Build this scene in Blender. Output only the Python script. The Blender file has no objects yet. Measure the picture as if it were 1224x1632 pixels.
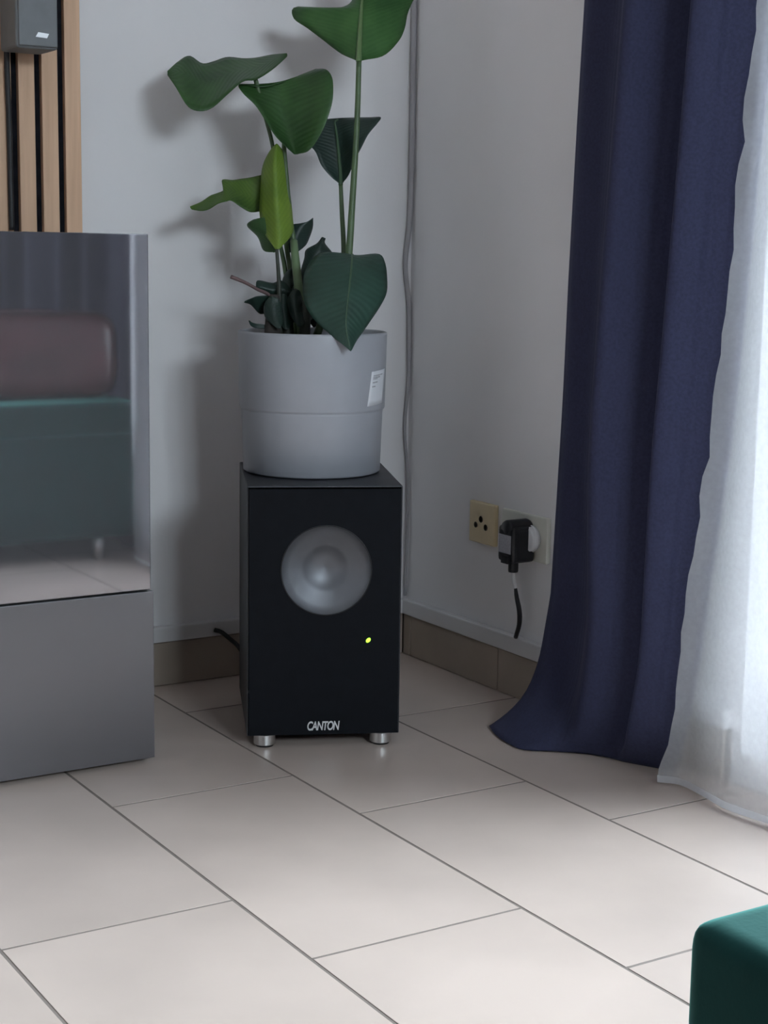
import bpy, bmesh, math, random
from mathutils import Vector, Matrix

random.seed(7)
SC = bpy.context.scene
COL = SC.collection

# ------------------------------------------------------------------ camera
# the corner of the room is the world origin; wall_left is y=0, wall_right is x=0
CAM = Vector((-1.757, -2.746, 0.81))
CR = Vector((0.851, -0.525, 0.0148)).normalized()
CF = Vector((0.5203, 0.8391, -0.1584))
CF = (CF - CR * CF.dot(CR)).normalized()
CU = CR.cross(CF)
FPX = 2613.6
cd = bpy.data.cameras.new('camera')
cam = bpy.data.objects.new('camera', cd)
COL.objects.link(cam)
rot = Matrix((CR, CU, -CF)).transposed().to_4x4()
cam.matrix_world = Matrix.Translation(CAM) @ rot
cd.sensor_fit = 'HORIZONTAL'
cd.sensor_width = 36
cd.lens = FPX * 36 / 1224
cd.clip_start = 0.05
SC.camera = cam

# ------------------------------------------------------------------ world: overcast daylight
wd = bpy.data.worlds.new('world')
SC.world = wd
wd.use_nodes = True
bg = wd.node_tree.nodes['Background']
bg.inputs['Color'].default_value = (0.80, 0.895, 1.0, 1)
# overcast sky: three times brighter overhead than at the horizon
wn_, wl_ = wd.node_tree.nodes, wd.node_tree.links
tcw = wn_.new('ShaderNodeTexCoord')
spw = wn_.new('ShaderNodeSeparateXYZ')
wl_.new(tcw.outputs['Generated'], spw.inputs[0])
mrw = wn_.new('ShaderNodeMapRange')
SKY = 60.0
mrw.inputs['From Min'].default_value = 0.0
mrw.inputs['From Max'].default_value = 1.0
mrw.inputs['To Min'].default_value = SKY / 3
mrw.inputs['To Max'].default_value = SKY
wl_.new(spw.outputs['Z'], mrw.inputs['Value'])
wl_.new(mrw.outputs['Result'], bg.inputs['Strength'])
# portal only guides sampling of the sky through the window, it emits nothing itself
WIN = (-2.02, -0.966, 0.05, 2.25)        # y0, y1, z0, z1 of the window opening
WIN2 = (-1.52, -0.25, 1.58, 2.32)       # x0, x1, z0, z1 of the uncurtained window in the wall behind the camera


def portal(name, loc, rot, sx, sy):
    pl = bpy.data.lights.new(name, 'AREA')
    pl.shape = 'RECTANGLE'
    pl.size = sx
    pl.size_y = sy
    pl.cycles.is_portal = True
    po = bpy.data.objects.new(name, pl)
    COL.objects.link(po)
    po.location = loc
    po.rotation_euler = rot


portal('window_portal', (0.20, (WIN[0] + WIN[1]) / 2, (WIN[2] + WIN[3]) / 2), (0, math.pi / 2, 0), WIN[3] - WIN[2], WIN[1] - WIN[0])
portal('window_portal', ((WIN2[0] + WIN2[1]) / 2, -4.9, (WIN2[2] + WIN2[3]) / 2), (math.pi / 2, 0, 0), WIN2[1] - WIN2[0], WIN2[3] - WIN2[2])

SC.view_settings.view_transform = 'Standard'
SC.view_settings.look = 'None'
SC.view_settings.gamma = 1
SC.view_settings.use_curve_mapping = False
SC.view_settings.exposure = 0.75
SC.cycles.max_bounces = 12
SC.cycles.diffuse_bounces = 7
SC.cycles.transparent_max_bounces = 16
SC.cycles.caustics_reflective = False
SC.cycles.caustics_refractive = False
SC.cycles.sample_clamp_indirect = 6


def at(px, py, dep):
    """world point on the sight line of photo pixel (px, py), dep metres along the view axis"""
    return CAM + (CF + CR * ((px - 612) / FPX) - CU * ((py - 816) / FPX)) * dep


# ------------------------------------------------------------------ materials
def srgb(r, g, b):
    f = lambda c: c / 12.92 if c <= 0.04045 else ((c + 0.055) / 1.055) ** 2.4
    return (f(r / 255), f(g / 255), f(b / 255), 1)


def mat(name, col, rough=0.5, metal=0.0, spec=0.5, noise=None, bump=None, sheen=None, coat=None, rnd=0.0):
    m = bpy.data.materials.new(name)
    m.use_nodes = True
    nt = m.node_tree
    b = nt.nodes['Principled BSDF']
    c = tuple(col) if len(col) == 4 else tuple(col) + (1,)
    b.inputs['Base Color'].default_value = c
    b.inputs['Roughness'].default_value = rough
    b.inputs['Metallic'].default_value = metal
    b.inputs['Specular IOR Level'].default_value = spec
    tc = nt.nodes.new('ShaderNodeTexCoord')
    if noise:
        sc, amt = noise[0], noise[1]
        n = nt.nodes.new('ShaderNodeTexNoise')
        n.inputs['Scale'].default_value = sc
        n.inputs['Detail'].default_value = 5
        mp = nt.nodes.new('ShaderNodeMapping')
        if len(noise) > 2:
            mp.inputs['Scale'].default_value = noise[2]
        nt.links.new(tc.outputs['Object'], mp.inputs['Vector'])
        nt.links.new(mp.outputs['Vector'], n.inputs['Vector'])
        cr = nt.nodes.new('ShaderNodeValToRGB')
        cr.color_ramp.elements[0].position = 0.32
        cr.color_ramp.elements[1].position = 0.68
        c2 = noise[3] if len(noise) > 3 else None
        lo = tuple(x * (1 - amt) for x in c[:3]) + (1,)
        hi = tuple(min(1, x * (1 + amt)) for x in c[:3]) + (1,)
        if c2:
            lo = tuple(c2[:3]) + (1,)
            hi = c
        cr.color_ramp.elements[0].color = lo
        cr.color_ramp.elements[1].color = hi
        nt.links.new(n.outputs['Fac'], cr.inputs['Fac'])
        out = cr.outputs['Color']
        if rnd:
            oi = nt.nodes.new('ShaderNodeObjectInfo')
            mr = nt.nodes.new('ShaderNodeMapRange')
            mr.inputs['To Min'].default_value = 1 - rnd
            mr.inputs['To Max'].default_value = 1 + rnd
            nt.links.new(oi.outputs['Random'], mr.inputs['Value'])
            hs = nt.nodes.new('ShaderNodeHueSaturation')
            nt.links.new(mr.outputs['Result'], hs.inputs['Value'])
            nt.links.new(out, hs.inputs['Color'])
            out = hs.outputs['Color']
            ad = nt.nodes.new('ShaderNodeVectorMath')
            ad.operation = 'ADD'
            sm = nt.nodes.new('ShaderNodeMath')
            sm.operation = 'MULTIPLY'
            sm.inputs[1].default_value = 40
            nt.links.new(oi.outputs['Random'], sm.inputs[0])
            nt.links.new(mp.outputs['Vector'], ad.inputs[0])
            nt.links.new(sm.outputs[0], ad.inputs[1])
            nt.links.new(ad.outputs[0], n.inputs['Vector'])
        nt.links.new(out, b.inputs['Base Color'])
    if bump:
        n2 = nt.nodes.new('ShaderNodeTexNoise')
        n2.inputs['Scale'].default_value = bump[0]
        n2.inputs['Detail'].default_value = 4
        bp = nt.nodes.new('ShaderNodeBump')
        bp.inputs['Strength'].default_value = bump[1]
        bp.inputs['Distance'].default_value = bump[2] if len(bump) > 2 else 0.002
        nt.links.new(tc.outputs['Object'], n2.inputs['Vector'])
        nt.links.new(n2.outputs['Fac'], bp.inputs['Height'])
        nt.links.new(bp.outputs['Normal'], b.inputs['Normal'])
    if sheen:
        b.inputs['Sheen Weight'].default_value = sheen[0]
        b.inputs['Sheen Roughness'].default_value = sheen[1]
        b.inputs['Sheen Tint'].default_value = tuple(sheen[2]) + (1,)
    if coat:
        b.inputs['Coat Weight'].default_value = coat[0]
        b.inputs['Coat Roughness'].default_value = coat[1]
    return m


M = {}
M['wall'] = mat('wall_plaster', (0.80, 0.782, 0.792), 0.85, spec=0.2, noise=(3, 0.03), bump=(160, 0.12, 0.002))
M['ceil'] = mat('ceiling_paint', (0.78, 0.78, 0.77), 0.9, spec=0.2, noise=(3, 0.02))
M['tile'] = mat('beige_stoneware', (0.53, 0.435, 0.385), 0.32, spec=0.42, noise=(3.6, 0.09), bump=(9, 0.05, 0.003), rnd=0.025)
M['grout'] = mat('grout', (0.20, 0.165, 0.145), 0.9, noise=(30, 0.1))
M['skirt'] = mat('brown_stoneware', (0.36, 0.30, 0.25), 0.45, noise=(7, 0.10), rnd=0.03)
M['duct'] = mat('white_duct_plastic', (0.66, 0.65, 0.66), 0.5, noise=(9, 0.03))
M['gloss'] = mat('mirror_gloss_grey', (0.40, 0.39, 0.415), 0.035, 0.87, spec=0.5, noise=(2, 0.02))
M['satin'] = mat('satin_grey_lacquer', (0.19, 0.187, 0.20), 0.28, 0.8, spec=0.5, noise=(2, 0.02))
M['carcass'] = mat('grey_foil', (0.16, 0.16, 0.17), 0.5, noise=(5, 0.05))
M['oak'] = mat('oak_veneer', (0.72, 0.47, 0.31), 0.55, noise=(14, 0.1, (6, 6, 0.35), (0.60, 0.375, 0.24)), rnd=0.06)
M['felt'] = mat('black_felt', (0.012, 0.012, 0.016), 0.95, spec=0.1, noise=(60, 0.3))
M['sat'] = mat('grey_speaker_shell', (0.16, 0.17, 0.18), 0.5, noise=(40, 0.06))
M['silver'] = mat('silver_print', (0.75, 0.76, 0.78), 0.35, 0.6, noise=(30, 0.04))
M['blackvinyl'] = mat('black_ash_vinyl', (0.020, 0.021, 0.027), 0.5, noise=(25, 0.3, (1, 1, 0.2)), bump=(140, 0.15, 0.001))
M['front'] = mat('black_baffle', (0.0045, 0.0055, 0.008), 0.65, spec=0.12, noise=(50, 0.15))
M['cone'] = mat('satin_aluminium_cone', (0.165, 0.17, 0.185), 0.46, 0.7, noise=(20, 0.05))
M['ring'] = mat('rubber_surround', (0.012, 0.012, 0.014), 0.6, noise=(30, 0.1))
M['chrome'] = mat('brushed_steel', (0.72, 0.72, 0.72), 0.28, 1.0, noise=(30, 0.06))
M['rubber'] = mat('black_rubber', (0.012, 0.012, 0.014), 0.55, noise=(60, 0.2))
M['pot'] = mat('grey_pot_plastic', (0.36, 0.37, 0.405), 0.38, spec=0.45, noise=(40, 0.015), bump=(220, 0.04, 0.001))
M['soil'] = mat('dark_soil', (0.02, 0.015, 0.011), 0.95, noise=(60, 0.5), bump=(90, 0.8, 0.006))
M['navy'] = mat('navy_curtain_cloth', (0.034, 0.037, 0.075), 0.85, spec=0.15, noise=(220, 0.12), bump=(500, 0.15, 0.001), sheen=(0.08, 0.5, (0.5, 0.5, 0.8)))
M['velvet'] = mat('green_velvet', (0.0018, 0.020, 0.019), 0.8, spec=0.1, noise=(16, 0.18), bump=(300, 0.1, 0.001), sheen=(0.5, 0.4, (0.30, 0.95, 0.85)))
M['burgundy'] = mat('burgundy_leather', (0.065, 0.018, 0.021), 0.26, noise=(9, 0.25), bump=(70, 0.15, 0.002))
M['cream'] = mat('cream_bakelite', (0.66, 0.54, 0.34), 0.45, noise=(20, 0.05))
M['ivory'] = mat('ivory_plastic', (0.66, 0.65, 0.58), 0.45, noise=(20, 0.03))
M['whiteplastic'] = mat('white_plastic', (0.72, 0.72, 0.74), 0.4, noise=(20, 0.02))
M['plug'] = mat('black_plug_plastic', (0.010, 0.010, 0.014), 0.45, noise=(40, 0.1))
M['plugface'] = mat('grey_rating_label', (0.36, 0.36, 0.40), 0.5, noise=(300, 0.12))
M['cord'] = mat('grey_cord', (0.36, 0.345, 0.36), 0.6, noise=(15, 0.08))
M['pvc'] = mat('white_pvc', (0.78, 0.78, 0.78), 0.4, noise=(8, 0.02))
M['terrace'] = mat('terrace_concrete', (0.07, 0.07, 0.07), 0.9, noise=(4, 0.1))
M['stem'] = mat('green_stem', (0.075, 0.125, 0.055), 0.45, noise=(20, 0.2))
M['stempale'] = mat('pale_stem', (0.13, 0.20, 0.10), 0.5, noise=(20, 0.2))
M['stemdark'] = mat('dark_stem', (0.035, 0.042, 0.032), 0.55, noise=(20, 0.3))
M['husk'] = mat('dry_husk', (0.045, 0.038, 0.034), 0.8, noise=(25, 0.35))
M['dry'] = mat('dried_stalk', (0.14, 0.085, 0.085), 0.7, noise=(25, 0.25))
M['rib'] = mat('leaf_midrib', (0.12, 0.20, 0.08), 0.45, noise=(20, 0.15))
M['ribdark'] = mat('leaf_midrib_dark', (0.06, 0.11, 0.06), 0.45, noise=(20, 0.15))


def emit(name, col, s):
    m = bpy.data.materials.new(name)
    m.use_nodes = True
    b = m.node_tree.nodes['Principled BSDF']
    b.inputs['Base Color'].default_value = (0.1, 0.2, 0.02, 1)
    b.inputs['Emission Color'].default_value = col + (1,)
    b.inputs['Emission Strength'].default_value = s
    return m


M['led'] = emit('green_led', (0.35, 1.0, 0.05), 1.6)


def leafmat(name, c1, c2, rough=0.38, trans=0.2):
    """leaf: base colour with side veins running obliquely off the midrib (leaf UV)"""
    m = bpy.data.materials.new(name)
    m.use_nodes = True
    nt = m.node_tree
    N, L = nt.nodes, nt.links
    b = N['Principled BSDF']
    b.inputs['Roughness'].default_value = rough
    tc = N.new('ShaderNodeTexCoord')
    sep = N.new('ShaderNodeSeparateXYZ')
    L.new(tc.outputs['UV'], sep.inputs[0])
    ab = N.new('ShaderNodeMath'); ab.operation = 'ABSOLUTE'
    sb = N.new('ShaderNodeMath'); sb.operation = 'SUBTRACT'; sb.inputs[1].default_value = 0.5
    L.new(sep.outputs['X'], sb.inputs[0]); L.new(sb.outputs[0], ab.inputs[0])
    mu = N.new('ShaderNodeMath'); mu.operation = 'MULTIPLY_ADD'; mu.inputs[1].default_value = -0.35
    L.new(ab.outputs[0], mu.inputs[0]); L.new(sep.outputs['Y'], mu.inputs[2])
    fr = N.new('ShaderNodeMath'); fr.operation = 'MULTIPLY'; fr.inputs[1].default_value = 130
    L.new(mu.outputs[0], fr.inputs[0])
    sn = N.new('ShaderNodeMath'); sn.operation = 'SINE'
    L.new(fr.outputs[0], sn.inputs[0])
    no = N.new('ShaderNodeTexNoise'); no.inputs['Scale'].default_value = 14; no.inputs['Detail'].default_value = 4
    L.new(tc.outputs['Object'], no.inputs['Vector'])
    a2 = N.new('ShaderNodeMath'); a2.operation = 'MULTIPLY_ADD'; a2.inputs[1].default_value = 0.035
    L.new(sn.outputs[0], a2.inputs[0]); L.new(no.outputs['Fac'], a2.inputs[2])
    cr = N.new('ShaderNodeValToRGB')
    cr.color_ramp.elements[0].position = 0.3; cr.color_ramp.elements[1].position = 0.72
    cr.color_ramp.elements[0].color = c1 + (1,); cr.color_ramp.elements[1].color = c2 + (1,)
    L.new(a2.outputs[0], cr.inputs['Fac'])
    L.new(cr.outputs['Color'], b.inputs['Base Color'])
    bp = N.new('ShaderNodeBump'); bp.inputs['Strength'].default_value = 0.10; bp.inputs['Distance'].default_value = 0.0015
    L.new(sn.outputs[0], bp.inputs['Height']); L.new(bp.outputs['Normal'], b.inputs['Normal'])
    tr = N.new('ShaderNodeBsdfTranslucent')
    L.new(cr.outputs['Color'], tr.inputs['Color'])
    mx = N.new('ShaderNodeMixShader'); mx.inputs['Fac'].default_value = trans
    out = N['Material Output']
    L.new(b.outputs[0], mx.inputs[1]); L.new(tr.outputs[0], mx.inputs[2]); L.new(mx.outputs[0], out.inputs['Surface'])
    return m


M['leaf'] = leafmat('leaf_green', (0.022, 0.070, 0.018), (0.050, 0.135, 0.035))
M['leafbright'] = leafmat('leaf_fresh_green', (0.030, 0.11, 0.026), (0.075, 0.20, 0.055), trans=0.3)
M['leafdark'] = leafmat('leaf_dark_green', (0.012, 0.028, 0.022), (0.028, 0.055, 0.045), 0.42, 0.1)
M['leafblue'] = leafmat('leaf_deep_green', (0.014, 0.042, 0.030), (0.034, 0.085, 0.062), 0.36, 0.12)
M['leafnew'] = leafmat('leaf_young_yellow_green', (0.14, 0.25, 0.026), (0.25, 0.38, 0.05), 0.45, 0.3)
M['leaftip'] = leafmat('leaf_mixed_green', (0.035, 0.09, 0.018), (0.12, 0.21, 0.035), 0.42, 0.2)


def sheermat(name, tf, dif):
    m = bpy.data.materials.new(name)
    m.use_nodes = True
    nt = m.node_tree
    N, L = nt.nodes, nt.links
    N.remove(N['Principled BSDF'])
    out = N['Material Output']
    d = N.new('ShaderNodeBsdfDiffuse'); d.inputs['Color'].default_value = (0.70, 0.70, 0.725, 1)
    t = N.new('ShaderNodeBsdfTranslucent'); t.inputs['Color'].default_value = (0.70, 0.70, 0.725, 1)
    p = N.new('ShaderNodeBsdfTransparent'); p.inputs['Color'].default_value = (1, 1, 1, 1)
    tc = N.new('ShaderNodeTexCoord')
    wv = N.new('ShaderNodeTexNoise'); wv.inputs['Scale'].default_value = 120
    L.new(tc.outputs['Object'], wv.inputs['Vector'])
    mr = N.new('ShaderNodeMapRange'); mr.inputs['To Min'].default_value = tf - 0.05; mr.inputs['To Max'].default_value = tf + 0.05
    L.new(wv.outputs['Fac'], mr.inputs['Value'])
    m1 = N.new('ShaderNodeMixShader'); m1.inputs['Fac'].default_value = dif
    L.new(t.outputs[0], m1.inputs[1]); L.new(d.outputs[0], m1.inputs[2])
    m2 = N.new('ShaderNodeMixShader')
    L.new(mr.outputs['Result'], m2.inputs['Fac'])
    L.new(m1.outputs[0], m2.inputs[1]); L.new(p.outputs[0], m2.inputs[2])
    L.new(m2.outputs[0], out.inputs['Surface'])
    return m


M['sheer'] = sheermat('white_sheer_voile', 0.60, 0.86)
M['sheerhem'] = sheermat('white_voile_hem', 0.10, 0.55)


def glassmat():
    m = bpy.data.materials.new('window_glass')
    m.use_nodes = True
    nt = m.node_tree
    N, L = nt.nodes, nt.links
    N.remove(N['Principled BSDF'])
    t = N.new('ShaderNodeBsdfTransparent'); t.inputs['Color'].default_value = (0.95, 0.97, 0.96, 1)
    g = N.new('ShaderNodeBsdfGlossy'); g.inputs['Roughness'].default_value = 0.02
    fr = N.new('ShaderNodeFresnel'); fr.inputs['IOR'].default_value = 1.45
    mx = N.new('ShaderNodeMixShader')
    L.new(fr.outputs[0], mx.inputs['Fac']); L.new(t.outputs[0], mx.inputs[1]); L.new(g.outputs[0], mx.inputs[2])
    L.new(mx.outputs[0], N['Material Output'].inputs['Surface'])
    return m


M['glass'] = glassmat()


def stickermat():
    """white paper sticker with small grey lines of print in its upper half"""
    m = bpy.data.materials.new('printed_sticker')
    m.use_nodes = True
    nt = m.node_tree
    N, L = nt.nodes, nt.links
    b = N['Principled BSDF']; b.inputs['Roughness'].default_value = 0.6
    tc = N.new('ShaderNodeTexCoord')
    sep = N.new('ShaderNodeSeparateXYZ'); L.new(tc.outputs['UV'], sep.inputs[0])

    def rect(x0, x1, y0, y1):
        outs = []
        for sock, v, op in (('X', x0, 'GREATER_THAN'), ('X', x1, 'LESS_THAN'), ('Y', y0, 'GREATER_THAN'), ('Y', y1, 'LESS_THAN')):
            n = N.new('ShaderNodeMath'); n.operation = op; n.inputs[1].default_value = v
            L.new(sep.outputs[sock], n.inputs[0]); outs.append(n)
        cur = outs[0]
        for o in outs[1:]:
            n = N.new('ShaderNodeMath'); n.operation = 'MULTIPLY'
            L.new(cur.outputs[0], n.inputs[0]); L.new(o.outputs[0], n.inputs[1]); cur = n
        return cur
    rs = [rect(.12, .75, .85, .885), rect(.12, .55, .79, .83), rect(.12, .40, .755, .78), rect(.12, .42, .655, .69), rect(.12, .30, .535, .575)]
    cur = rs[0]
    for o in rs[1:]:
        n = N.new('ShaderNodeMath'); n.operation = 'MAXIMUM'
        L.new(cur.outputs[0], n.inputs[0]); L.new(o.outputs[0], n.inputs[1]); cur = n
    no = N.new('ShaderNodeTexNoise'); no.inputs['Scale'].default_value = 900
    L.new(tc.outputs['Object'], no.inputs['Vector'])
    mr = N.new('ShaderNodeMapRange'); mr.inputs['From Min'].default_value = 0.4; mr.inputs['From Max'].default_value = 0.6
    mr.inputs['To Min'].default_value = 0.35
    L.new(no.outputs['Fac'], mr.inputs['Value'])
    mm = N.new('ShaderNodeMath'); mm.operation = 'MULTIPLY'
    L.new(cur.outputs[0], mm.inputs[0]); L.new(mr.outputs['Result'], mm.inputs[1])
    mx = N.new('ShaderNodeMix'); mx.data_type = 'RGBA'
    mx.inputs['A'].default_value = (0.68, 0.69, 0.73, 1); mx.inputs['B'].default_value = (0.18, 0.18, 0.2, 1)
    L.new(mm.outputs[0], mx.inputs['Factor']); L.new(mx.outputs['Result'], b.inputs['Base Color'])
    return m


M['sticker'] = stickermat()


# ------------------------------------------------------------------ object helpers
def link(name, me, m, parent=None, world=True):
    o = bpy.data.objects.new(name, me)
    COL.objects.link(o)
    if m is not None and not me.materials:
        me.materials.append(m)
    if parent is not None:
        o.parent = parent
        if world:
            o.matrix_parent_inverse = parent.matrix_basis.inverted()
    return o


def pydata(name, v, f, m, parent=None, smooth=True, uv=None, world=True):
    me = bpy.data.meshes.new(name)
    me.from_pydata([tuple(p) for p in v], [], f)
    if uv:
        lay = me.uv_layers.new(name='UVMap')
        for lp in me.loops:
            lay.data[lp.index].uv = uv[lp.vertex_index]
    me.validate(); me.update()
    if smooth:
        for p in me.polygons:
            p.use_smooth = True
    return link(name, me, m, parent, world)


def bmobj(name, bm, m, parent=None, smooth=False, world=True):
    bmesh.ops.recalc_face_normals(bm, faces=bm.faces)
    me = bpy.data.meshes.new(name)
    bm.to_mesh(me); bm.free()
    if smooth:
        for p in me.polygons:
            p.use_smooth = True
    return link(name, me, m, parent, world)


def addbox(bm, x0, x1, y0, y1, z0, z1):
    v = [bm.verts.new((x, y, z)) for x in (x0, x1) for y in (y0, y1) for z in (z0, z1)]
    F = ((0, 1, 3, 2), (4, 6, 7, 5), (0, 4, 5, 1), (2, 3, 7, 6), (0, 2, 6, 4), (1, 5, 7, 3))
    return [bm.faces.new([v[i] for i in q]) for q in F]


def boxbm(x0, x1, y0, y1, z0, z1, bev=0.0, seg=2):
    bm = bmesh.new()
    addbox(bm, x0, x1, y0, y1, z0, z1)
    if bev:
        bmesh.ops.bevel(bm, geom=bm.edges[:], offset=bev, segments=seg, profile=0.6, affect='EDGES')
    return bm


def box(name, x0, x1, y0, y1, z0, z1, m, parent=None, bev=0.0, seg=2, world=True, smooth=False):
    return bmobj(name, boxbm(x0, x1, y0, y1, z0, z1, bev, seg), m, parent, smooth, world)


def lathe(name, prof, c, ax, m, parent=None, seg=48, world=True, smooth=True, close=True):
    """revolve (r, h) profile about axis ax ('x','y','z' or a Vector) through c"""
    if isinstance(ax, str):
        ax = {'x': Vector((1, 0, 0)), 'y': Vector((0, 1, 0)), 'z': Vector((0, 0, 1))}[ax]
    a = ax.normalized()
    t = a.orthogonal().normalized(); b = a.cross(t)
    c = Vector(c)
    v, f = [], []
    for r, h in prof:
        for k in range(seg):
            th = 2 * math.pi * k / seg
            v.append(c + a * h + (t * math.cos(th) + b * math.sin(th)) * max(r, 1e-5))
    n = len(prof)
    for i in range(n - 1):
        for k in range(seg):
            k2 = (k + 1) % seg
            f.append((i * seg + k, i * seg + k2, (i + 1) * seg + k2, (i + 1) * seg + k))
    if close:
        f.append(tuple(range(seg))[::-1])
        f.append(tuple((n - 1) * seg + k for k in range(seg)))
    return pydata(name, v, f, m, parent, smooth, world=world)


def catmull(P, n):
    P = [Vector(p) for p in P]
    if len(P) == 2:
        return [P[0].lerp(P[1], i / (n - 1)) for i in range(n)]
    Q = [P[0] * 2 - P[1]] + P + [P[-1] * 2 - P[-2]]
    out = []
    m = len(P) - 1
    for i in range(n):
        t = i / (n - 1) * m
        k = min(int(t), m - 1); u = t - k
        p0, p1, p2, p3 = Q[k:k + 4]
        out.append(0.5 * ((2 * p1) + (p2 - p0) * u + (2 * p0 - 5 * p1 + 4 * p2 - p3) * u * u + (3 * p1 - p0 - 3 * p2 + p3) * u ** 3))
    return out


def tube(name, pts, r, m, parent=None, seg=10, n=None, world=True):
    n = n or max(6, len(pts) * 6)
    C = catmull(pts, n)
    if not isinstance(r, (list, tuple)):
        r = [r, r]
    R = [v.x for v in catmull([Vector((x, 0, 0)) for x in r], n)]
    v, f = [], []
    up = None
    for i, c in enumerate(C):
        d = (C[min(i + 1, n - 1)] - C[max(i - 1, 0)]).normalized()
        if up is None:
            up = d.orthogonal().normalized()
        up = (up - d * up.dot(d)).normalized()
        b = d.cross(up)
        for k in range(seg):
            th = 2 * math.pi * k / seg
            v.append(c + (up * math.cos(th) + b * math.sin(th)) * R[i])
    for i in range(n - 1):
        for k in range(seg):
            k2 = (k + 1) % seg
            f.append((i * seg + k, i * seg + k2, (i + 1) * seg + k2, (i + 1) * seg + k))
    f.append(tuple(range(seg))[::-1]); f.append(tuple((n - 1) * seg + k for k in range(seg)))
    return pydata(name, v, f, m, parent, world=world)


def thing(name, loc, label, cat, group=None, rz=0.0):
    o = bpy.data.objects.new(name, None)
    o.empty_display_size = 0.05
    COL.objects.link(o)
    o.location = loc; o.rotation_euler = (0, 0, rz)
    bpy.context.view_layer.update()
    tag(o, label, cat, group)
    return o


def tag(o, label, cat, group=None):
    o['label'] = label; o['category'] = cat
    if group:
        o['group'] = group
    return o


def struct(o, label=None, cat=None):
    o['kind'] = 'structure'
    if label:
        o['label'] = label
    if cat:
        o['category'] = cat
    return o


# ------------------------------------------------------------------ room shell
RX, RY, RZ = -4.2, -4.8, 2.5
fl = struct(box('floor', RX, 0, RY, 0, -0.12, -0.0006, M['grout']), 'floor of pale beige rectangular tiles laid in third bond', 'floor')
# tiles 0.30 x 0.60 m, long side parallel to wall_right, staggered by a third
TW, TL, G = 0.3012, 0.597, 0.0022
meshes = {}


def tile_mesh(w, l):
    key = (round(w, 4), round(l, 4))
    if key not in meshes:
        c = 0.0003
        h = 0.0
        v = []
        for (a, z) in ((G, -0.008), (G, h - c), (G + c, h)):
            v += [(a, a, z), (w - a, a, z), (w - a, l - a, z), (a, l - a, z)]
        f = [(8, 9, 10, 11)]
        for i in (0, 4):
            for k in range(4):
                k2 = (k + 1) % 4
                f.append((i + k, i + k2, i + 4 + k2, i + 4 + k))
        me = bpy.data.meshes.new('floor_tile')
        me.from_pydata(v, [], f)
        me.materials.append(M['tile'])
        me.materials.append(M['grout'])
        for p_ in me.polygons[1:5]:
            p_.material_index = 1
        meshes[key] = me
    return meshes[key]


for k in range(-10, 4):
    x0 = -1.182 + TW * k
    x1 = x0 + TW
    cx0, cx1 = max(x0, RX), min(x1, -0.001)
    if cx1 - cx0 < 0.02:
        continue
    j = -0.391 - 0.2 * k
    n = math.ceil((0 - j) / TL)
    y = j + n * TL
    while y > RY:
        cy1, cy0 = min(y, -0.001), max(y - TL, RY)
        if cy1 - cy0 > 0.02:
            o = link('floor_tile', tile_mesh(cx1 - cx0, cy1 - cy0), None, fl, world=False)
            o.location = (cx0, cy0, 0)
        y -= TL

struct(box('ceiling', RX, 0, RY, 0, RZ, RZ + 0.1, M['ceil']), 'plain white ceiling', 'ceiling')
struct(box('wall_left', RX - 0.2, 0.3, 0, 0.2, -0.12, RZ + 0.1, M['wall']), 'white plastered wall behind the plant and the grey cabinet', 'wall')
bm = bmesh.new()
addbox(bm, 0, 0.3, WIN[1], 0, -0.12, RZ + 0.1)
addbox(bm, 0, 0.3, RY, WIN[0], -0.12, RZ + 0.1)
addbox(bm, 0, 0.3, WIN[0], WIN[1], WIN[3], RZ + 0.1)
addbox(bm, 0, 0.3, WIN[0], WIN[1], -0.12, WIN[2])
struct(bmobj('wall_right', bm, M['wall']), 'white plastered wall with the power sockets and curtained window', 'wall')
bm = bmesh.new()
addbox(bm, RX - 0.2, WIN2[0], RY - 0.2, RY, -0.12, RZ + 0.1)
addbox(bm, WIN2[1], 0.3, RY - 0.2, RY, -0.12, RZ + 0.1)
addbox(bm, WIN2[0], WIN2[1], RY - 0.2, RY, WIN2[3], RZ + 0.1)
addbox(bm, WIN2[0], WIN2[1], RY - 0.2, RY, -0.12, WIN2[2])
struct(bmobj('wall_front', bm, M['wall']), 'plain wall with a wide window on the far side of the room', 'wall')
bm = bmesh.new()
a, b, c, d = WIN2
xm = [a, a + (b - a) / 3, a + 2 * (b - a) / 3, b]
for q in ((a, a + .06, c, d), (b - .06, b, c, d), (a, b, c, c + .08), (a, b, d - .06, d), (xm[1] - .04, xm[1] + .04, c, d), (xm[2] - .04, xm[2] + .04, c, d)):
    addbox(bm, q[0], q[1], RY - .14, RY - .07, q[2], q[3])
w2 = struct(bmobj('window_2', bm, M['pvc']), 'wide white framed window on the far side of the room', 'window')
for i in range(3):
    box('pane', xm[i] + .05, xm[i + 1] - .05, RY - .108, RY - .102, c + .08, d - .06, M['glass'], w2)
struct(box('wall_back', RX - 0.2, RX, RY, 0, -0.12, RZ + 0.1, M['wall']), 'plain wall opposite the window', 'wall')
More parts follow.
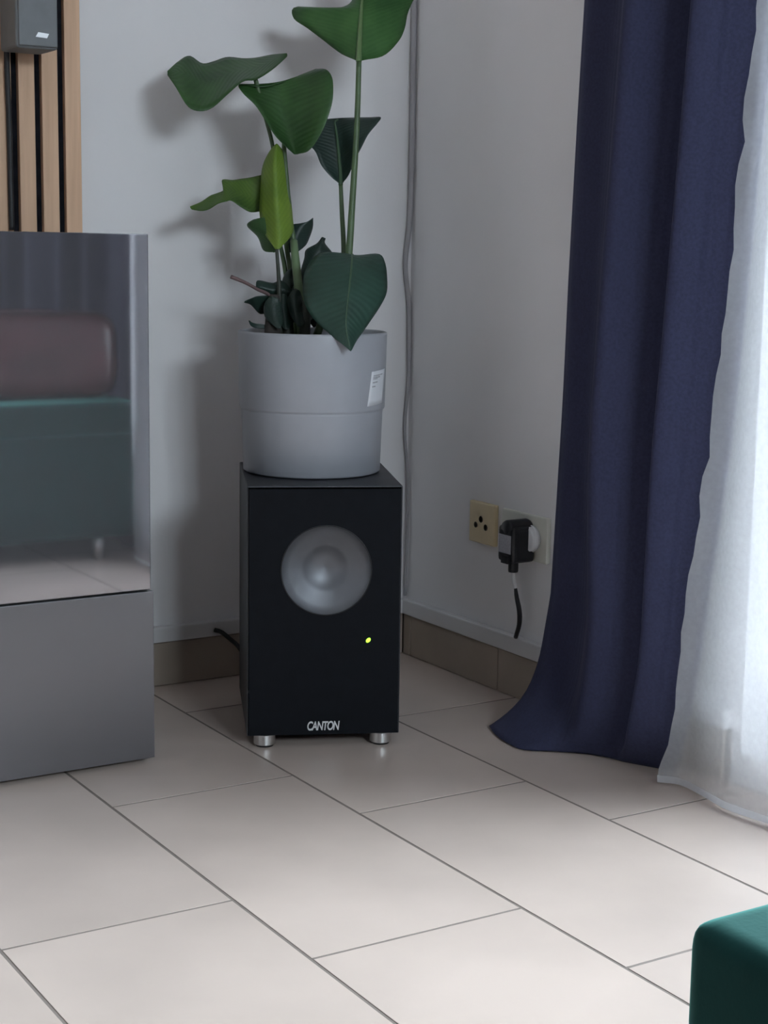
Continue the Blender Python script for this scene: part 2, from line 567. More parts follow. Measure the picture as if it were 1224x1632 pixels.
# window: white frame, middle stile, two panes
bm = bmesh.new()
a, b, c, d = WIN
for q in ((a, a + .07, c, d), (b - .07, b, c, d), (a, b, c, c + .09), (a, b, d - .07, d), ((a + b) / 2 - .05, (a + b) / 2 + .05, c, d)):
    addbox(bm, 0.08, 0.15, q[0], q[1], q[2], q[3])
wn = struct(bmobj('window_1', bm, M['pvc']), 'white framed balcony window behind the sheer curtain', 'window')
for y0, y1 in ((a + .07, (a + b) / 2 - .05), ((a + b) / 2 + .05, b - .07)):
    box('pane', 0.112, 0.118, y0, y1, c + .09, d - .07, M['glass'], wn)
struct(box('terrace', -9, 9, -12, 6, -0.25, -0.13, M['terrace']), 'concrete terrace outside the window', 'terrace')

# skirting: brown tiles, white duct on top, along both walls
SK = 0.083
bl = struct(box('baseboard_left', RX, -0.012, -0.006, 0, 0, SK, M['grout']), 'brown tiled skirting along the wall behind the subwoofer', 'skirting')
x = -0.012
i = 0
while x > RX + 0.05:
    x1 = x; x0 = max(x - 0.300, RX)
    box('skirting_tile', x0 + .001, x1 - .001, -0.012, -0.002, 0.001, SK - .001, M['skirt'], bl, bev=0.001, seg=1)
    x -= 0.300
br = struct(box('baseboard_right', -0.006, 0, WIN[1] + 0.02, 0, 0, SK, M['grout']), 'brown tiled skirting running under the power sockets', 'skirting')
for y1, y0 in ((-0.013, -0.041), (-0.041, -0.341), (-0.341, -0.641), (-0.641, -0.94)):
    box('skirting_tile', -0.012, -0.002, y0 + .001, y1 - .001, 0.001, SK - .001, M['skirt'], br, bev=0.001, seg=1)
struct(box('trim_1', RX, 0, -0.018, 0, SK + .001, 0.113, M['duct'], bev=0.003), 'white cable duct above the skirting behind the subwoofer', 'duct')
struct(box('trim_2', -0.018, 0, WIN[1] + 0.02, -0.018, SK + .001, 0.115, M['duct'], bev=0.003), 'white cable duct above the skirting under the sockets', 'duct')

# ------------------------------------------------------------------ cabinet
CX0, CX1 = -1.345, -0.743
cab = thing('media_cabinet', (-1.04, -0.2, 0), 'glossy grey lacquered cabinet mirroring the room, below the wooden slats', 'cabinet')
bm = bmesh.new()
for q in ((CX0, CX0 + .018, -.411, -.020, .011, .827), (CX1 - .018, CX1, -.411, -.020, .011, .827),
          (CX0 + .018, CX1 - .018, -.411, -.020, .811, .827), (CX0 + .018, CX1 - .018, -.411, -.020, .011, .027),
          (CX0 + .018, CX1 - .018, -.411, -.020, .272, .288), (CX0 + .018, CX1 - .018, -.028, -.020, .027, .811)):
    addbox(bm, *q)
bmobj('carcass', bm, M['carcass'], cab)
box('door', CX0 + .001, -0.7455, -.430, -.412, .2815, .827, M['gloss'], cab, bev=0.0012)
box('drawer_front', CX0 - .002, -0.7415, -.431, -.412, .0095, .2785, M['satin'], cab, bev=0.0012)
for fx in (CX0 + .06, CX1 - .10):
    for fy in (-.34, -.07):
        lathe('foot', [(.018, 0.0), (.018, .011)], (fx, fy, 0), 'z', M['rubber'], cab, 20)

# ------------------------------------------------------------------ slat panel
pan = thing('slat_panel', (-0.99, -0.004, 0.84), 'oak slat acoustic panel with black felt gaps above the grey cabinet', 'wall panel')
PX1 = -0.690
PITCH, SW = 0.0408, 0.0280
box('felt_backing', PX1 - 15 * PITCH + .012, PX1, -0.010, -0.001, 0.79, 2.45, M['felt'], pan)
sm = None
for i in range(15):
    x1 = PX1 - i * PITCH
    if sm is None:
        o = bmobj('slat', boxbm(-SW, 0, -0.0225, -0.010, 0.79, 2.45, 0.0006, 1), M['oak'], pan)
        sm = o.data
    else:
        o = link('slat', sm, None, pan)
    o.location = (x1, 0, 0)

# ------------------------------------------------------------------ small satellite speaker on the slats
sp = thing('satellite_speaker', (-0.80, -0.022, 1.12), 'small grey satellite speaker with silver badge mounted on the wooden slats', 'speaker')
box('enclosure', -0.835, -0.764, -0.118, -0.036, 1.121, 1.285, M['sat'], sp, bev=0.008, seg=4, smooth=False)
box('front_grille', -0.832, -0.767, -0.1225, -0.117, 1.125, 1.281, M['sat'], sp, bev=0.002, seg=2)
bm = bmesh.new()
for (x, z) in ((-.8045, 1.1395), (-.7855, 1.1385), (-.782, 1.1455), (-.800, 1.1470)):
    bm.verts.new((x, -0.1232, z))
bm.verts.ensure_lookup_table()
fc = bm.faces.new(bm.verts[:])
ex = bmesh.ops.extrude_face_region(bm, geom=[fc])
bmesh.ops.translate(bm, vec=(0, 0.0009, 0), verts=[e for e in ex['geom'] if isinstance(e, bmesh.types.BMVert)])
bmobj('badge', bm, M['silver'], sp)
box('bracket', -0.815, -0.785, -0.040, -0.0220, 1.17, 1.23, M['rubber'], sp, bev=0.002)
(tube('speaker_cable', [(-.822, -.034, 1.19), (-.8215, -.031, 1.10), (-.819, -.0285, 1.0), (-.8185, -.028, .90), (-.818, -.028, .832)], 0.0048, M['rubber'], sp, seg=10, n=40))

# ------------------------------------------------------------------ subwoofer
SA = math.radians(-24.4)
sub = thing('subwoofer', (-0.582, -0.438, 0), 'black subwoofer on silver feet carrying the potted plant', 'subwoofer', rz=SA)
SWd, SD, Z0, Z1 = 0.2505, 0.305, 0.021, 0.4335
box('cabinet_box', 0, SWd, 0.004, SD, Z0, Z1, M['blackvinyl'], sub, bev=0.002, world=False)
# front panel with a round opening for the driver
DCX, DCZ, DR = 0.1275, 0.2965, 0.0735
bm = bmesh.new()
NS = 64
ring = []
outer = []
for k in range(NS):
    th = 2 * math.pi * (k + 0.5) / NS
    ring.append(bm.verts.new((DCX + DR * math.cos(th), 0, DCZ + DR * math.sin(th))))
    cth, sth = math.cos(th), math.sin(th)
    ts = []
    if cth > 1e-6: ts.append((SWd - .003 - DCX) / cth)
    if cth < -1e-6: ts.append((.003 - DCX) / cth)
    if sth > 1e-6: ts.append((Z1 - .0045 - DCZ) / sth)
    if sth < -1e-6: ts.append((Z0 + .002 - DCZ) / sth)
    t = min(ts)
    outer.append(bm.verts.new((DCX + t * cth, 0, DCZ + t * sth)))
cor = [(SWd - .003, Z1 - .0045), (.003, Z1 - .0045), (.003, Z0 + .002), (SWd - .003, Z0 + .002)]
for k in range(NS):
    k2 = (k + 1) % NS
    bm.faces.new((ring[k], ring[k2], outer[k2], outer[k]))
    a_, b_ = outer[k].co, outer[k2].co
    if abs(a_.x - b_.x) > 1e-5 and abs(a_.z - b_.z) > 1e-5:
        cc = min(cor, key=lambda q: (q[0] - a_.x) ** 2 + (q[1] - a_.z) ** 2 + (q[0] - b_.x) ** 2 + (q[1] - b_.z) ** 2)
        cv = bm.verts.new((cc[0], 0, cc[1]))
        bm.faces.new((outer[k], outer[k2], cv))
ex = bmesh.ops.extrude_face_region(bm, geom=bm.faces[:])
bmesh.ops.translate(bm, vec=(0, 0.0045, 0), verts=[e for e in ex['geom'] if isinstance(e, bmesh.types.BMVert)])
bmobj('front_panel', bm, M['front'], sub, world=False)
E1 = Vector((0, 1, 0))
drv = lathe('driver_cone', [(DR - .001, -0.0005), (DR - .003, 0.0035), (0.060, 0.0085), (0.046, 0.0165), (0.040, 0.0190), (0.037, 0.0205), (0.034, 0.0225), (0.027, 0.0275), (0.016, 0.0315), (0.0, 0.0335)],
            (DCX, -0.001, DCZ), E1, M['cone'], sub, 64, world=False, close=False)
lathe('driver_ring', [(DR + .0005, 0.001), (DR + .0008, -0.0012), (DR - .001, -0.0016), (DR - .0022, 0.0016)], (DCX, 0, DCZ), E1, M['ring'], sub, 64, world=False, close=False)
# the cone sits in a well cut in the cabinet box
bw = [o for o in sub.children if o.name.startswith('cabinet_box')][0]
bmw = bmesh.new(); bmw.from_mesh(bw.data)
for f_ in list(bmw.faces):
    if f_.normal.y < -0.99 and f_.calc_area() > 0.05:
        bmesh.ops.delete(bmw, geom=[f_], context='FACES_ONLY')
bmw.to_mesh(bw.data); bmw.free()
led = lathe('power_light', [(.0034, 0.0), (.0034, -0.0012), (.0022, -0.002), (0.0, -0.0022)], (0.197, 0, 0.180), E1, M['led'], sub, 20, world=False)
for v_ in led.data.vertices:      # slanted oval lens
    dx_, dz_ = v_.co.x - 0.197, v_.co.z - 0.180
    v_.co.x, v_.co.z = 0.197 + dx_ * 1.05 + dz_ * 0.45, 0.180 + dz_ * 1.15
led['label'] = 'lit green power light'


def textmesh(txt, size, shear=0.0, ext=0.0008, space=1.0):
    cu = bpy.data.curves.new('lettering', 'FONT')
    cu.body = txt; cu.size = size; cu.extrude = ext; cu.shear = shear; cu.align_x = 'CENTER'
    cu.space_character = space; cu.offset = size * 0.02
    o = bpy.data.objects.new('tmp', cu)
    COL.objects.link(o)
    dg = bpy.context.evaluated_depsgraph_get()
    me = bpy.data.meshes.new_from_object(o.evaluated_get(dg))
    bpy.data.objects.remove(o); bpy.data.curves.remove(cu)
    return me


tm = textmesh('CANTON', 0.0185, 0.18, space=0.86)
xs = [v.co.x for v in tm.vertices]
tm.transform(Matrix.Rotation(math.pi / 2, 4, 'X') @ Matrix.Diagonal((0.053 / (max(xs) - min(xs)), 1.12, 1, 1)))
tm.materials.clear()
lt = link('lettering', tm, M['silver'], sub, world=False)
lt.location = (0.124, -0.0004, 0.0305)
lt['label'] = 'silver CANTON lettering'
for fx, fy in ((0.030, 0.022), (0.222, 0.022), (0.030, 0.275), (0.222, 0.275)):
    ft = lathe('foot', [(.0165, .0035), (.0178, .0045), (.0178, .0205), (.0168, .0215)], (fx, fy, 0), 'z', M['chrome'], sub, 40, world=False, smooth=False)
    lathe('rubber_pad', [(.0145, .0002), (.015, .0036)], (fx, fy, 0), 'z', M['rubber'], ft, 24, world=False)
tube('power_cord', [at(342, 1004, 3.088), at(352, 1007, 3.085), at(364, 1016, 3.08), at(378, 1028, 3.07), at(396, 1044, 3.06), (-.33, -.09, .05), (-.30, -.20, .10), (-.315, -.236, .12)], 0.0042, M['rubber'], sub, n=40)

# ------------------------------------------------------------------ potted plant
PC = Vector((-0.398, -0.318, 0.434))
pp = thing('potted_plant', PC, 'broad-leaved green plant in a round grey pot on the subwoofer', 'potted plant')
pot = lathe('pot', [(0.02, 0.0005), (0.112, 0.0005), (0.1165, 0.004), (0.1195, 0.104), (0.1200, 0.1060), (0.1192, 0.1075), (0.1222, 0.1095), (0.1232, 0.112), (0.1256, 0.233), (0.1250, 0.237),
                    (0.1225, 0.238), (0.1200, 0.236), (0.119, 0.20)], PC, 'z', M['pot'], pp, 96)
lathe('soil', [(0.1195, 0.20), (0.1195, 0.214), (0.09, 0.219), (0.05, 0.222), (0.0, 0.221)], PC, 'z', M['soil'], pp, 48)
# sticker wrapped on the right side of the pot
va = math.atan2(CR.y, CR.x)          # azimuth of the image-right direction
v, f, uv = [], [], []
NU, NV = 8, 6
for i in range(NU + 1):
    for j_ in range(NV + 1):
        u_, w_ = i / NU, j_ / NV
        h = 0.1185 + 0.057 * w_ + 0.003 * u_
        rr = 0.1232 + (h - 0.112) * 0.0198 + 0.0006
        ang = va - math.radians(40.5 - 24 * u_ - 4.5 * w_)
        v.append(PC + Vector((rr * math.cos(ang), rr * math.sin(ang), h))); uv.append((u_, w_))
for i in range(NU):
    for j_ in range(NV):
        q = i * (NV + 1) + j_
        f.append((q, q + NV + 1, q + NV + 2, q + 1))
st = pydata('price_sticker', v, f, M['sticker'], pot, uv=uv)
st['label'] = 'white sticker with small grey print'
md = st.modifiers.new('thickness', 'SOLIDIFY'); md.thickness = 0.0003; md.offset = 1

PD = 2.80       # depth of the pot axis along the view


def leaf(st, d0, d1, cl, cr_, m, rib=None, ribr=(0.0028, 0.0008), wav=0.0, n=30, nc=10, lab=None, cm=0.0):
    """st: stations (L, M, R) from base to tip; d0/d1 depth at base/tip; cl/cr: how far the edges sit behind the midrib; cm bows the midrib"""
    k = len(st)
    rows = []
    for i, (Lp, Mp, Rp) in enumerate(st):
        t = i / (k - 1)
        d = d0 + (d1 - d0) * t + cm * 4 * t * (1 - t)
        e = math.sin(math.pi * min(1, max(0, t))) ** 0.5
        rows.append((at(Lp[0], Lp[1], PD + d + cl * e), at(Mp[0], Mp[1], PD + d), at(Rp[0], Rp[1], PD + d + cr_ * e)))
    cols = [catmull([r_[c_] for r_ in rows], n) for c_ in range(3)]
    v, f, uv = [], [], []
    for i in range(n):
        A_, B_, C_ = cols[0][i], cols[1][i], cols[2][i]
        for j_ in range(nc + 1):
            s = j_ / nc * 2 - 1
            # straight halves blended with a parabola: a soft V with rounded wings
            q = A_ * (s * (s - 1) / 2) + B_ * (1 - s * s) + C_ * (s * (s + 1) / 2)
            l = B_.lerp(A_, -s) if s < 0 else B_.lerp(C_, s)
            p = q.lerp(l, 0.55)
            if wav:
                p = p + CF * wav * math.sin(i * 0.9 + (1.3 if s > 0 else 0)) * abs(s) ** 2
            v.append(p); uv.append((j_ / nc, i / (n - 1)))
    for i in range(n - 1):
        for j_ in range(nc):
            q = i * (nc + 1) + j_
            f.append((q, q + 1, q + nc + 2, q + nc + 1))
    o = pydata('leaf', v, f, m, pp, uv=uv)
    s_ = o.modifiers.new('thickness', 'SOLIDIFY'); s_.thickness = 0.0008; s_.offset = 0
    if lab:
        o['label'] = lab
    if rib:
        pts = [p - CF * 0.0012 for p in cols[1]]
        tube('midrib', pts[:-2], list(ribr), rib, o, seg=8, n=n)
    return o


def px(*q):
    """stations from flat numbers: Lx,Ly, Mx,My, Rx,Ry"""
    return [((a_[0], a_[1]), (a_[2], a_[3]), (a_[4], a_[5])) for a_ in q]


# topmost leaf
leaf(px((569, 97, 572, 98, 577, 96), (543, 85, 572, 86, 611, 89), (514, 63, 573, 66, 635, 66), (490, 45, 574, 46, 645, 45), (468, 29, 575, 30, 649, 24),
        (472, 11, 576, 16, 655, 8), (531, 15, 577, 6, 660, -2), (561, 2, 579, -10, 664, -12), (566, -40, 588, -48, 655, -45), (598, -92, 603, -96, 612, -92)),
     -0.02, 0.03, 0.05, 0.035, M['leafbright'], M['rib'], (0.0052, 0.0012), n=40, lab='fresh green topmost leaf')
# far-left leaf
leaf(px((457, 85, 458, 88, 457, 91), (434, 87, 434, 97, 434, 111), (408, 92, 408, 108, 408, 127), (387, 93, 387, 111, 387, 130), (362, 91, 362, 118, 362, 151), (340, 98, 339, 128, 338, 172),
        (322, 101, 321, 132, 317, 177), (302, 89, 301, 120, 299, 169), (284, 98, 283, 115, 281, 140), (267, 113, 267, 116, 267, 120)),
     0.03, -0.03, 0.05, -0.055, M['leaf'], None, n=36, lab='wide drooping leaf')
# middle leaf
leaf(px((468, 245, 470, 246, 474, 246), (457, 235, 467, 236, 492, 240), (440, 218, 461, 216, 508, 219), (426, 197, 456, 194, 520, 194), (408, 169, 451, 165, 529, 165), (386, 147, 449, 146, 531, 142),
        (382, 134, 448, 134, 529, 123), (416, 139, 463, 126, 520, 111), (448, 133, 480, 119, 503, 110)),
     -0.01, 0.02, -0.03, -0.045, M['leaf'], None, n=36, cm=0.01)
# dark leaf right of the middle
leaf(px((540, 292, 543, 295, 547, 291), (527, 281, 543, 280, 556, 278), (512, 263, 541, 259, 566, 254), (503, 242, 539, 238, 577, 233), (489, 226, 537, 219, 587, 214), (484, 208, 535, 204, 601, 197),
        (499, 197, 534, 194, 607, 187), (521, 190, 545, 188, 593, 187)),
     0.03, 0.05, -0.02, -0.03, M['leafdark'], M['ribdark'], (0.0042, 0.0015), lab='dark leaf behind the tall stem')
# twisted leaf pointing left
leaf(px((416, 279, 416, 308, 416, 337), (398, 283, 399, 312, 399, 338), (384, 285, 384, 308, 384, 330), (371, 287, 369, 304, 369, 320), (354, 287, 359, 306, 361, 321), (357, 302, 354, 313, 352, 323),
        (346, 308, 346, 317, 345, 326), (335, 312, 335, 323, 334, 333), (320, 322, 320, 330, 322, 336), (303, 329, 304, 332, 306, 334)),
     0.03, -0.03, 0.02, -0.02, M['leaftip'], None, n=40, lab='twisted leaf with a paler tip')
# small dark wings behind the young leaf
leaf(px((436, 402, 438, 402, 446, 396), (420, 399, 432, 396, 446, 388), (411, 378, 428, 378, 444, 374), (394, 360, 418, 360, 442, 358), (402, 351, 416, 350, 440, 350), (413, 348, 422, 346, 436, 344)),
     -0.02, -0.01, 0.02, 0.0, M['leaf'], None)
leaf(px((462, 402, 468, 404, 474, 402), (456, 388, 470, 390, 484, 394), (456, 370, 474, 373, 490, 386), (460, 360, 480, 362, 498, 364), (470, 357, 488, 354, 499, 347)),
     0.02, 0.03, 0.01, 0.02, M['leafdark'], None)
# young upright leaf
leaf(px((438, 396, 442, 399, 447, 395), (422, 372, 444, 376, 466, 372), (414, 342, 441, 344, 466, 343), (415, 306, 439, 308, 462, 306), (418, 268, 438, 270, 457, 268), (428, 244, 439, 245, 451, 242), (439, 230, 441, 229, 443, 230)),
     -0.04, -0.015, 0.035, 0.03, M['leafnew'], None, lab='yellow-green young upright leaf')
# small leaf left of the large low leaf
leaf(px((478, 452, 482, 455, 488, 452), (480, 430, 492, 432, 512, 434), (485, 412, 500, 412, 530, 416), (488, 398, 508, 398, 530, 404), (505, 388, 512, 386, 518, 388), (513, 378, 515, 378, 519, 380)),
     0.02, 0.04, 0.01, 0.02, M['leafdark'], None)
# large low leaf hanging over the rim
leaf(px((552, 404, 562, 406, 572, 407), (515, 402, 561, 413, 604, 405), (497, 414, 560, 428, 614, 420), (486, 433, 558, 447, 617, 444), (483, 455, 556, 466, 616, 467), (484, 478, 554, 485, 606, 488),
        (493, 499, 552, 506, 590, 512), (508, 517, 552, 524, 579, 528), (530, 536, 555, 542, 569, 542), (556, 557, 559, 560, 561, 557)),
     -0.06, -0.165, 0.02, 0.03, M['leafblue'], M['ribdark'], (0.0018, 0.0006), n=36, nc=14, cm=-0.025, lab='large dark leaf hanging over the pot rim')
# low dark leaves round the foot of the plant
leaf(px((470, 482, 472, 476, 474, 470), (455, 476, 452, 462, 450, 448), (434, 472, 432, 462, 434, 451), (416, 466, 414, 457, 411, 447), (408, 462, 407, 460, 408, 457)), -0.01, -0.04, 0.01, 0.01, M['leafdark'], None)
leaf(px((446, 500, 448, 490, 450, 480), (428, 498, 428, 484, 430, 472), (414, 500, 412, 486, 411, 472), (400, 486, 401, 481, 402, 475), (389, 482, 390, 481, 390, 480)), -0.02, -0.06, 0.01, -0.01, M['leafdark'], None)
leaf(px((424, 524, 426, 521, 428, 518), (408, 523, 408, 520, 410, 516), (400, 519, 400, 516, 402, 514), (396, 511, 397, 511, 398, 511)), -0.05, -0.07, 0.0, 0.0, M['leafdark'], None, n=14, nc=4)
leaf(px((470, 486, 474, 488, 478, 486), (452, 466, 464, 466, 476, 468), (450, 448, 461, 446, 470, 450), (456, 434, 462, 434, 470, 436), (466, 426, 467, 426, 469, 427)), 0.0, 0.01, 0.01, 0.01, M['leafdark'], None)
leaf(px((488, 512, 490, 514, 494, 512), (470, 492, 486, 496, 504, 500), (462, 474, 484, 476, 500, 480), (466, 458, 482, 458, 494, 462), (478, 448, 482, 446, 486, 450)), -0.02, 0.0, 0.01, 0.02, M['leafdark'], None)
leaf(px((452, 524, 456, 526, 460, 524), (440, 506, 454, 508, 470, 510), (432, 490, 452, 492, 470, 494), (438, 478, 452, 476, 466, 480), (448, 470, 452, 468, 456, 470)), -0.04, -0.03, 0.01, 0.02, M['leafdark'], None)


leaf(px((474, 520, 478, 522, 482, 520), (462, 500, 474, 502, 490, 504), (458, 478, 470, 480, 484, 482), (466, 462, 472, 460, 478, 464)), -0.05, -0.04, 0.01, 0.02, M['leafdark'], None, n=16, nc=6)
leaf(px((498, 520, 500, 522, 504, 520), (484, 500, 496, 502, 512, 504), (480, 470, 492, 472, 506, 476), (484, 446, 492, 444, 500, 448), (490, 430, 492, 429, 494, 430)), 0.01, 0.03, 0.01, 0.02, M['leafdark'], None, n=20, nc=6)
leaf(px((440, 522, 444, 524, 448, 522), (424, 508, 438, 508, 452, 508), (420, 488, 434, 488, 450, 490), (428, 474, 434, 472, 444, 476)), -0.075, -0.06, 0.01, 0.01, M['leafdark'], None, n=16, nc=6)


def stem(pts, r, m, name='stem'):
    return tube(name, [at(a_, b_, PD + d_) for a_, b_, d_ in pts], r, m, pp, seg=12)


stem([(572, 98, -.02), (570, 170, -.012), (566, 250, -.005), (561, 330, 0), (556, 405, .0), (546, 480, .01), (535, 535, .02)], [.0046, .005, .0055, .006, .0068, .0072], M['stem'])
stem([(543, 294, .03), (545, 340, .03), (548, 405, .03), (545, 470, .03), (530, 535, .03)], [.0036, .0042, .005, .006], M['stem'])
stem([(407, 126, .005), (415, 155, .01), (424, 190, .02), (433, 225, .02), (441, 270, .02), (450, 330, .02), (457, 395, .02), (466, 450, .02), (474, 535, .01)], [.0042, .0036, .0036, .0042, .006], M['stem'])
stem([(455, 212, .022), (453, 225, .012), (453, 240, .004), (457, 290, .0), (462, 345, .0), (470, 400, .0), (478, 460, 0), (482, 535, 0)], [.0036, .004, .0045, .005, .006], M['stem'])
stem([(441, 397, -.04), (443, 425, -.035), (445, 460, -.03), (447, 535, -.03)], [.003, .0034, .005], M['stemdark'])
stem([(468, 384, .0), (471, 415, -.012), (475, 450, -.02), (478, 490, -.02), (482, 535, -.02)], [.0065, .0075, .008, .009], M['stempale'])
stem([(368, 441, -.06), (390, 450, -.05), (410, 461, -.04), (430, 472, -.03), (440, 500, -.03)], [.0034, .0028, .003, .004], M['dry'], 'dried_stalk')
stem([(438, 470, -.05), (436, 495, -.05), (434, 536, -.05)], [.008, .0125, .014], M['husk'], 'husk')
stem([(452, 480, -.02), (456, 505, -.02), (458, 536, -.02)], [.008, .011, .012], M['stemdark'])
stem([(488, 480, -.03), (487, 505, -.03), (485, 536, -.03)], [.006, .009, .010], M['stemdark'])
stem([(560, 408, -.06), (556, 412, -.03), (540, 440, .0), (520, 490, .01), (505, 535, .01)], [.0034, .0045, .006, .007], M['stem'])
stem([(416, 310, .03), (430, 330, .035), (444, 380, .03), (456, 440, .02), (464, 535, .02)], [.003, .003, .004, .005], M['stem'])

# ------------------------------------------------------------------ corner cord
tag(tube('corner_cord', [(-.008, -.008, 2.49), (-.008, -.008, 1.6), (-.008, -.008, 1.2), (-.008, -.008, 1.0), (-.010, -.007, .86), (-.017, -.006, .78), (-.007, -.006, .70), (-.006, -.008, .60), (-.006, -.007, .55), (-.012, -.006, .46), (-.006, -.008, .38), (-.005, -.012, .30), (-.007, -.013, .22), (-.006, -.008, .118)],
         [.0055, .0055, .0050, .0045, .0032, .0028, .0026], M['cord'], n=120), 'thin grey cord running down the corner between the two walls', 'cord')

# ------------------------------------------------------------------ sockets
so = thing('wall_socket', (0, -.275, .305), 'old cream wall socket with three round holes', 'socket')
box('face_plate', -.010, -.0005, -.3165, -.2345, .268, .346, M['cream'], so, bev=.003)
for y, z, r in ((-.273, .314, .0062), (-.2565, .3015, .0055), (-.2885, .3005, .0058)):
    lathe('pin_hole', [(r, 0), (r, .0004), (r * .8, .0004), (r * .7, -.004), (0, -.004)], (-.0100, y, z), Vector((-1, 0, 0)), M['rubber'], so, 20)
s2 = thing('wall_socket', (0, -.405, .305), 'pale double wall socket with the black adapter plugged in beside the navy curtain', 'socket')
box('face_plate', -.010, -.0005, -.4760, -.3380, .262, .345, M['ivory'], s2, bev=.003)
lathe('socket_well', [(.0225, 0), (.0225, .001), (.020, .001), (.0195, -.004), (0, -.004)], (-.0100, -.375, .3035), Vector((-1, 0, 0)), M['ivory'], s2, 32)
wa = thing('travel_adapter', (-.01, -.437, .302), 'round white adapter plug in the pale socket beside the navy curtain', 'adapter')
lathe('plug_body', [(.0225, 0.0008), (.0235, .006), (.0235, .016), (.021, .019), (0, .019)], (-.010, -.437, .304), Vector((-1, 0, 0)), M['whiteplastic'], wa, 32)
lathe('rim', [(.0245, .0055), (.0252, .0075), (.0245, .0095)], (-.010, -.437, .304), Vector((-1, 0, 0)), M['whiteplastic'], wa, 32)
ad = thing('power_adapter', (-.03, -.40, .29), 'black power adapter with grey label hanging from the pale socket', 'adapter')
# wall half (dark), outer half with label, all hanging just off the wall
bm = boxbm(-.062, -.012, -.447, -.398, .262, .328, .009, 3)
bmobj('housing', bm, M['plug'], ad, smooth=False)
lathe('housing_top', [(.0, .0), (.0155, .001), (.0175, .006), (.0175, .046), (.0155, .050), (0, .051)], (-.0115, -.4235, .321), Vector((-1, 0, 0)), M['plug'], ad, 28)
box('rating_label', -.0632, -.061, -.4400, -.4040, .279, .312, M['plugface'], ad, bev=.0006, seg=1)
box('latch', -.068, -.058, -.4385, -.4180, .2615, .2765, M['plug'], ad, bev=.002)
lathe('cord_grip', [(.0, 0), (.0085, 0.001), (.0092, .004), (.0092, .019), (.0075, .022), (0, .022)], (-.048, -.4300, .244), Vector((0, 0, 1)), M['plug'], ad, 20)
tube('cord_sleeve', [(-.048, -.430, .246), (-.047, -.432, .230), (-.045, -.434, .216)], [.0042, .0036], M['whiteplastic'], ad)
tube('cord', [(-.045, -.434, .218), (-.043, -.436, .20), (-.040, -.441, .175), (-.034, -.434, .15), (-.026, -.416, .126), (-.0195, -.405, .118)], [.0028, .0042, .0046, .0042, .0042], M['plug'], ad)

# ------------------------------------------------------------------ curtains
def lerp_tab(T, z):
    if z <= T[0][0]:
        return T[0][1]
    for (z0, a0), (z1, a1) in zip(T, T[1:]):
        if z <= z1:
            u = (z - z0) / (z1 - z0)
            return a0 + (a1 - a0) * u
    (z0, a0), (z1, a1) = T[-2:]
    return a1 + (a1 - a0) / (z1 - z0) * (z - z1)


def smooth(u):
    u = max(0, min(1, u))
    return u * u * (3 - 2 * u)


def cloth(name, fn, ns, zs, m, parent=None, thick=0.0):
    v, f = [], []
    for z in zs:
        for i in range(ns + 1):
            v.append(fn(i / ns, z))
    for j_ in range(len(zs) - 1):
        for i in range(ns):
            q = j_ * (ns + 1) + i
            f.append((q, q + 1, q + ns + 2, q + ns + 1))
    o = pydata(name, v, f, m, parent)
    if thick:
        s_ = o.modifiers.new('thickness', 'SOLIDIFY'); s_.thickness = thick; s_.offset = 0
    return o


NL = [(0.0, -.560), (0.09, -.562), (.237, -.590), (.45, -.592), (.76, -.601), (1.01, -.613), (1.20, -.624), (2.43, -.69)]
NR = [(0.0, -.880), (.03, -.918), (.176, -.946), (.353, -.962), (.635, -.990), (.858, -1.007), (1.156, -1.030), (2.43, -1.13)]
PROF = [(0, -.080), (.10, -.098), (.22, -.092), (.36, -.118), (.50, -.168), (.60, -.130), (.70, -.086), (.745, -.100), (.79, -.146), (.88, -.112), (1.0, -.066)]
HEM = [(0, (-.168, -.528)), (.06, (-.186, -.570)), (.16, (-.198, -.622)), (.30, (-.196, -.665)), (.45, (-.150, -.700)), (.60, (-.110, -.735)), (.80, (-.080, -.80)), (1, (-.045, -.875))]
PC_ = catmull([Vector((s, x_, 0)) for s, x_ in PROF], 200)
HC_ = catmull([Vector((q[0], q[1], s)) for s, q in HEM], 200)


def navy1(s, z):
    yl, yr = lerp_tab(NL, z), lerp_tab(NR, z)
    p = min(PC_, key=lambda q: abs(q.x - s)).y
    y = yl + (yr - yl) * s
    amp = 0.55 + 0.45 * smooth((z - 0.1) / 0.5)
    x_ = -.100 + (p + .100) * amp + 0.003 * math.sin(7 * s + 3.1 * z)
    h = min(HC_, key=lambda q: abs(q.z - s))
    w_ = (1 - min(1, z / (0.17 - 0.03 * s))) ** 3.4
    return (x_ + (h.x - x_) * w_, y + (h.y - y) * w_, z)


zs = [0.003, 0.008, 0.016, 0.026, 0.038, 0.05, 0.065, 0.08, 0.095, 0.11, 0.13, 0.15, 0.17, 0.19, 0.215, 0.24, 0.27, 0.30] + [0.35 + 0.06 * i for i in range(35)] + [2.43]
tag(cloth('blackout_curtain', navy1, 110, zs, M['navy'], thick=0.002), 'long navy blue curtain pooling on the tiles beside the power sockets', 'curtain', 'navy curtains at the window')


def navy2(s, z):
    y = -2.055 + 0.006 * math.sin(9 * z) - 1.60 * s
    return (-.030 + .012 * math.sin(s * 44) + .005 * math.sin(s * 61 + z), y, z)


tag(cloth('blackout_curtain', navy2, 140, [0.004 + 0.1 * i for i in range(25)], M['navy'], thick=0.002), 'long navy blue curtain on the far side of the window behind the green ottoman', 'curtain', 'navy curtains at the window')

SL = [(0.0, -.902), (.03, -.908), (.176, -.932), (.353, -.948), (.635, -.976), (.858, -.993), (1.156, -1.016), (2.43, -1.115)]


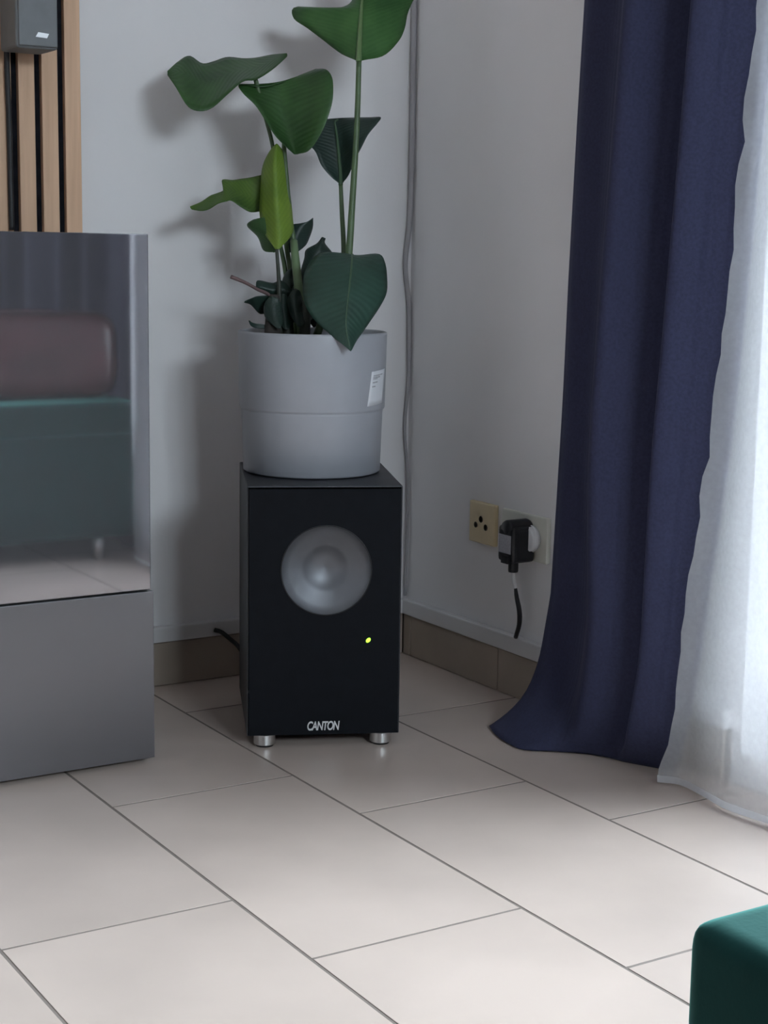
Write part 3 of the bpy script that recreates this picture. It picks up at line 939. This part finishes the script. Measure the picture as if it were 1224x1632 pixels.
def sheer(s, z):
    yl = lerp_tab(SL, z)
    wob = 0.0045 * math.sin(31 * z + 2 * math.sin(13 * z)) + 0.002 * math.sin(83 * z)
    y = yl + (-2.03 - yl) * s + wob * max(0, 1 - s * 14)
    k = 0.35 + 0.65 * smooth(z / 0.6)
    x_ = -.098 + k * (.016 * math.sin(s * 31 + 0.9) + .007 * math.sin(s * 57 + 1.5 * z)) + .010 * math.exp(-((s - .09 - .05 * z) / .035) ** 2)
    x_ += .004 * math.sin(11 * z + 40 * s) * (1 - smooth(z / 0.8))
    x_ += -.014 * math.exp(-(s / .012) ** 2)
    return (x_, y, z)


zs2 = [0.003, 0.012, 0.024] + [0.036 + 0.03 * i for i in range(80)]
sh = tag(cloth('sheer_curtain', sheer, 220, zs2, M['sheer']), 'white sheer curtain hanging in front of the bright window', 'curtain')


def hem(s, z):
    q = sheer(s, z)
    return (q[0] - .0015, q[1], q[2])


cloth('bottom_hem', hem, 220, [0.003, 0.008, 0.014], M['sheerhem'], sh)

# ------------------------------------------------------------------ green ottoman with burgundy cushion
ot = thing('velvet_ottoman', (-.6, -2.5, 0), 'emerald green velvet ottoman standing on the tiles by the window', 'ottoman')
bm = boxbm(-1.099, -.080, -2.981, -2.050, .06, .332, .010, 3)
bmobj('base', bm, M['velvet'], ot, smooth=True)
bm = boxbm(-1.102, -.068, -2.985, -2.042, .328, .4125, .018, 6)
bmobj('seat_cushion', bm, M['velvet'], ot, smooth=True)
for fx in (-1.04, -.17):
    for fy in (-2.90, -2.085):
        lathe('leg', [(.011, 0), (.015, .064)], (fx, fy, 0), 'z', M['chrome'], ot, 16)
cu = thing('cushion', (-.40, -2.22, .4125), 'burgundy cushion with rounded corners on the green ottoman, mirrored in the cabinet door', 'cushion')
bm = boxbm(-.66, -.085, -2.33, -2.10, .4145, .638, .07, 6)
bmobj('cover', bm, M['burgundy'], cu, smooth=True)
tube('piping', [(-.58, -2.215, .6385), (-.40, -2.215, .6390), (-.24, -2.215, .6385)], .004, M['burgundy'], cu)
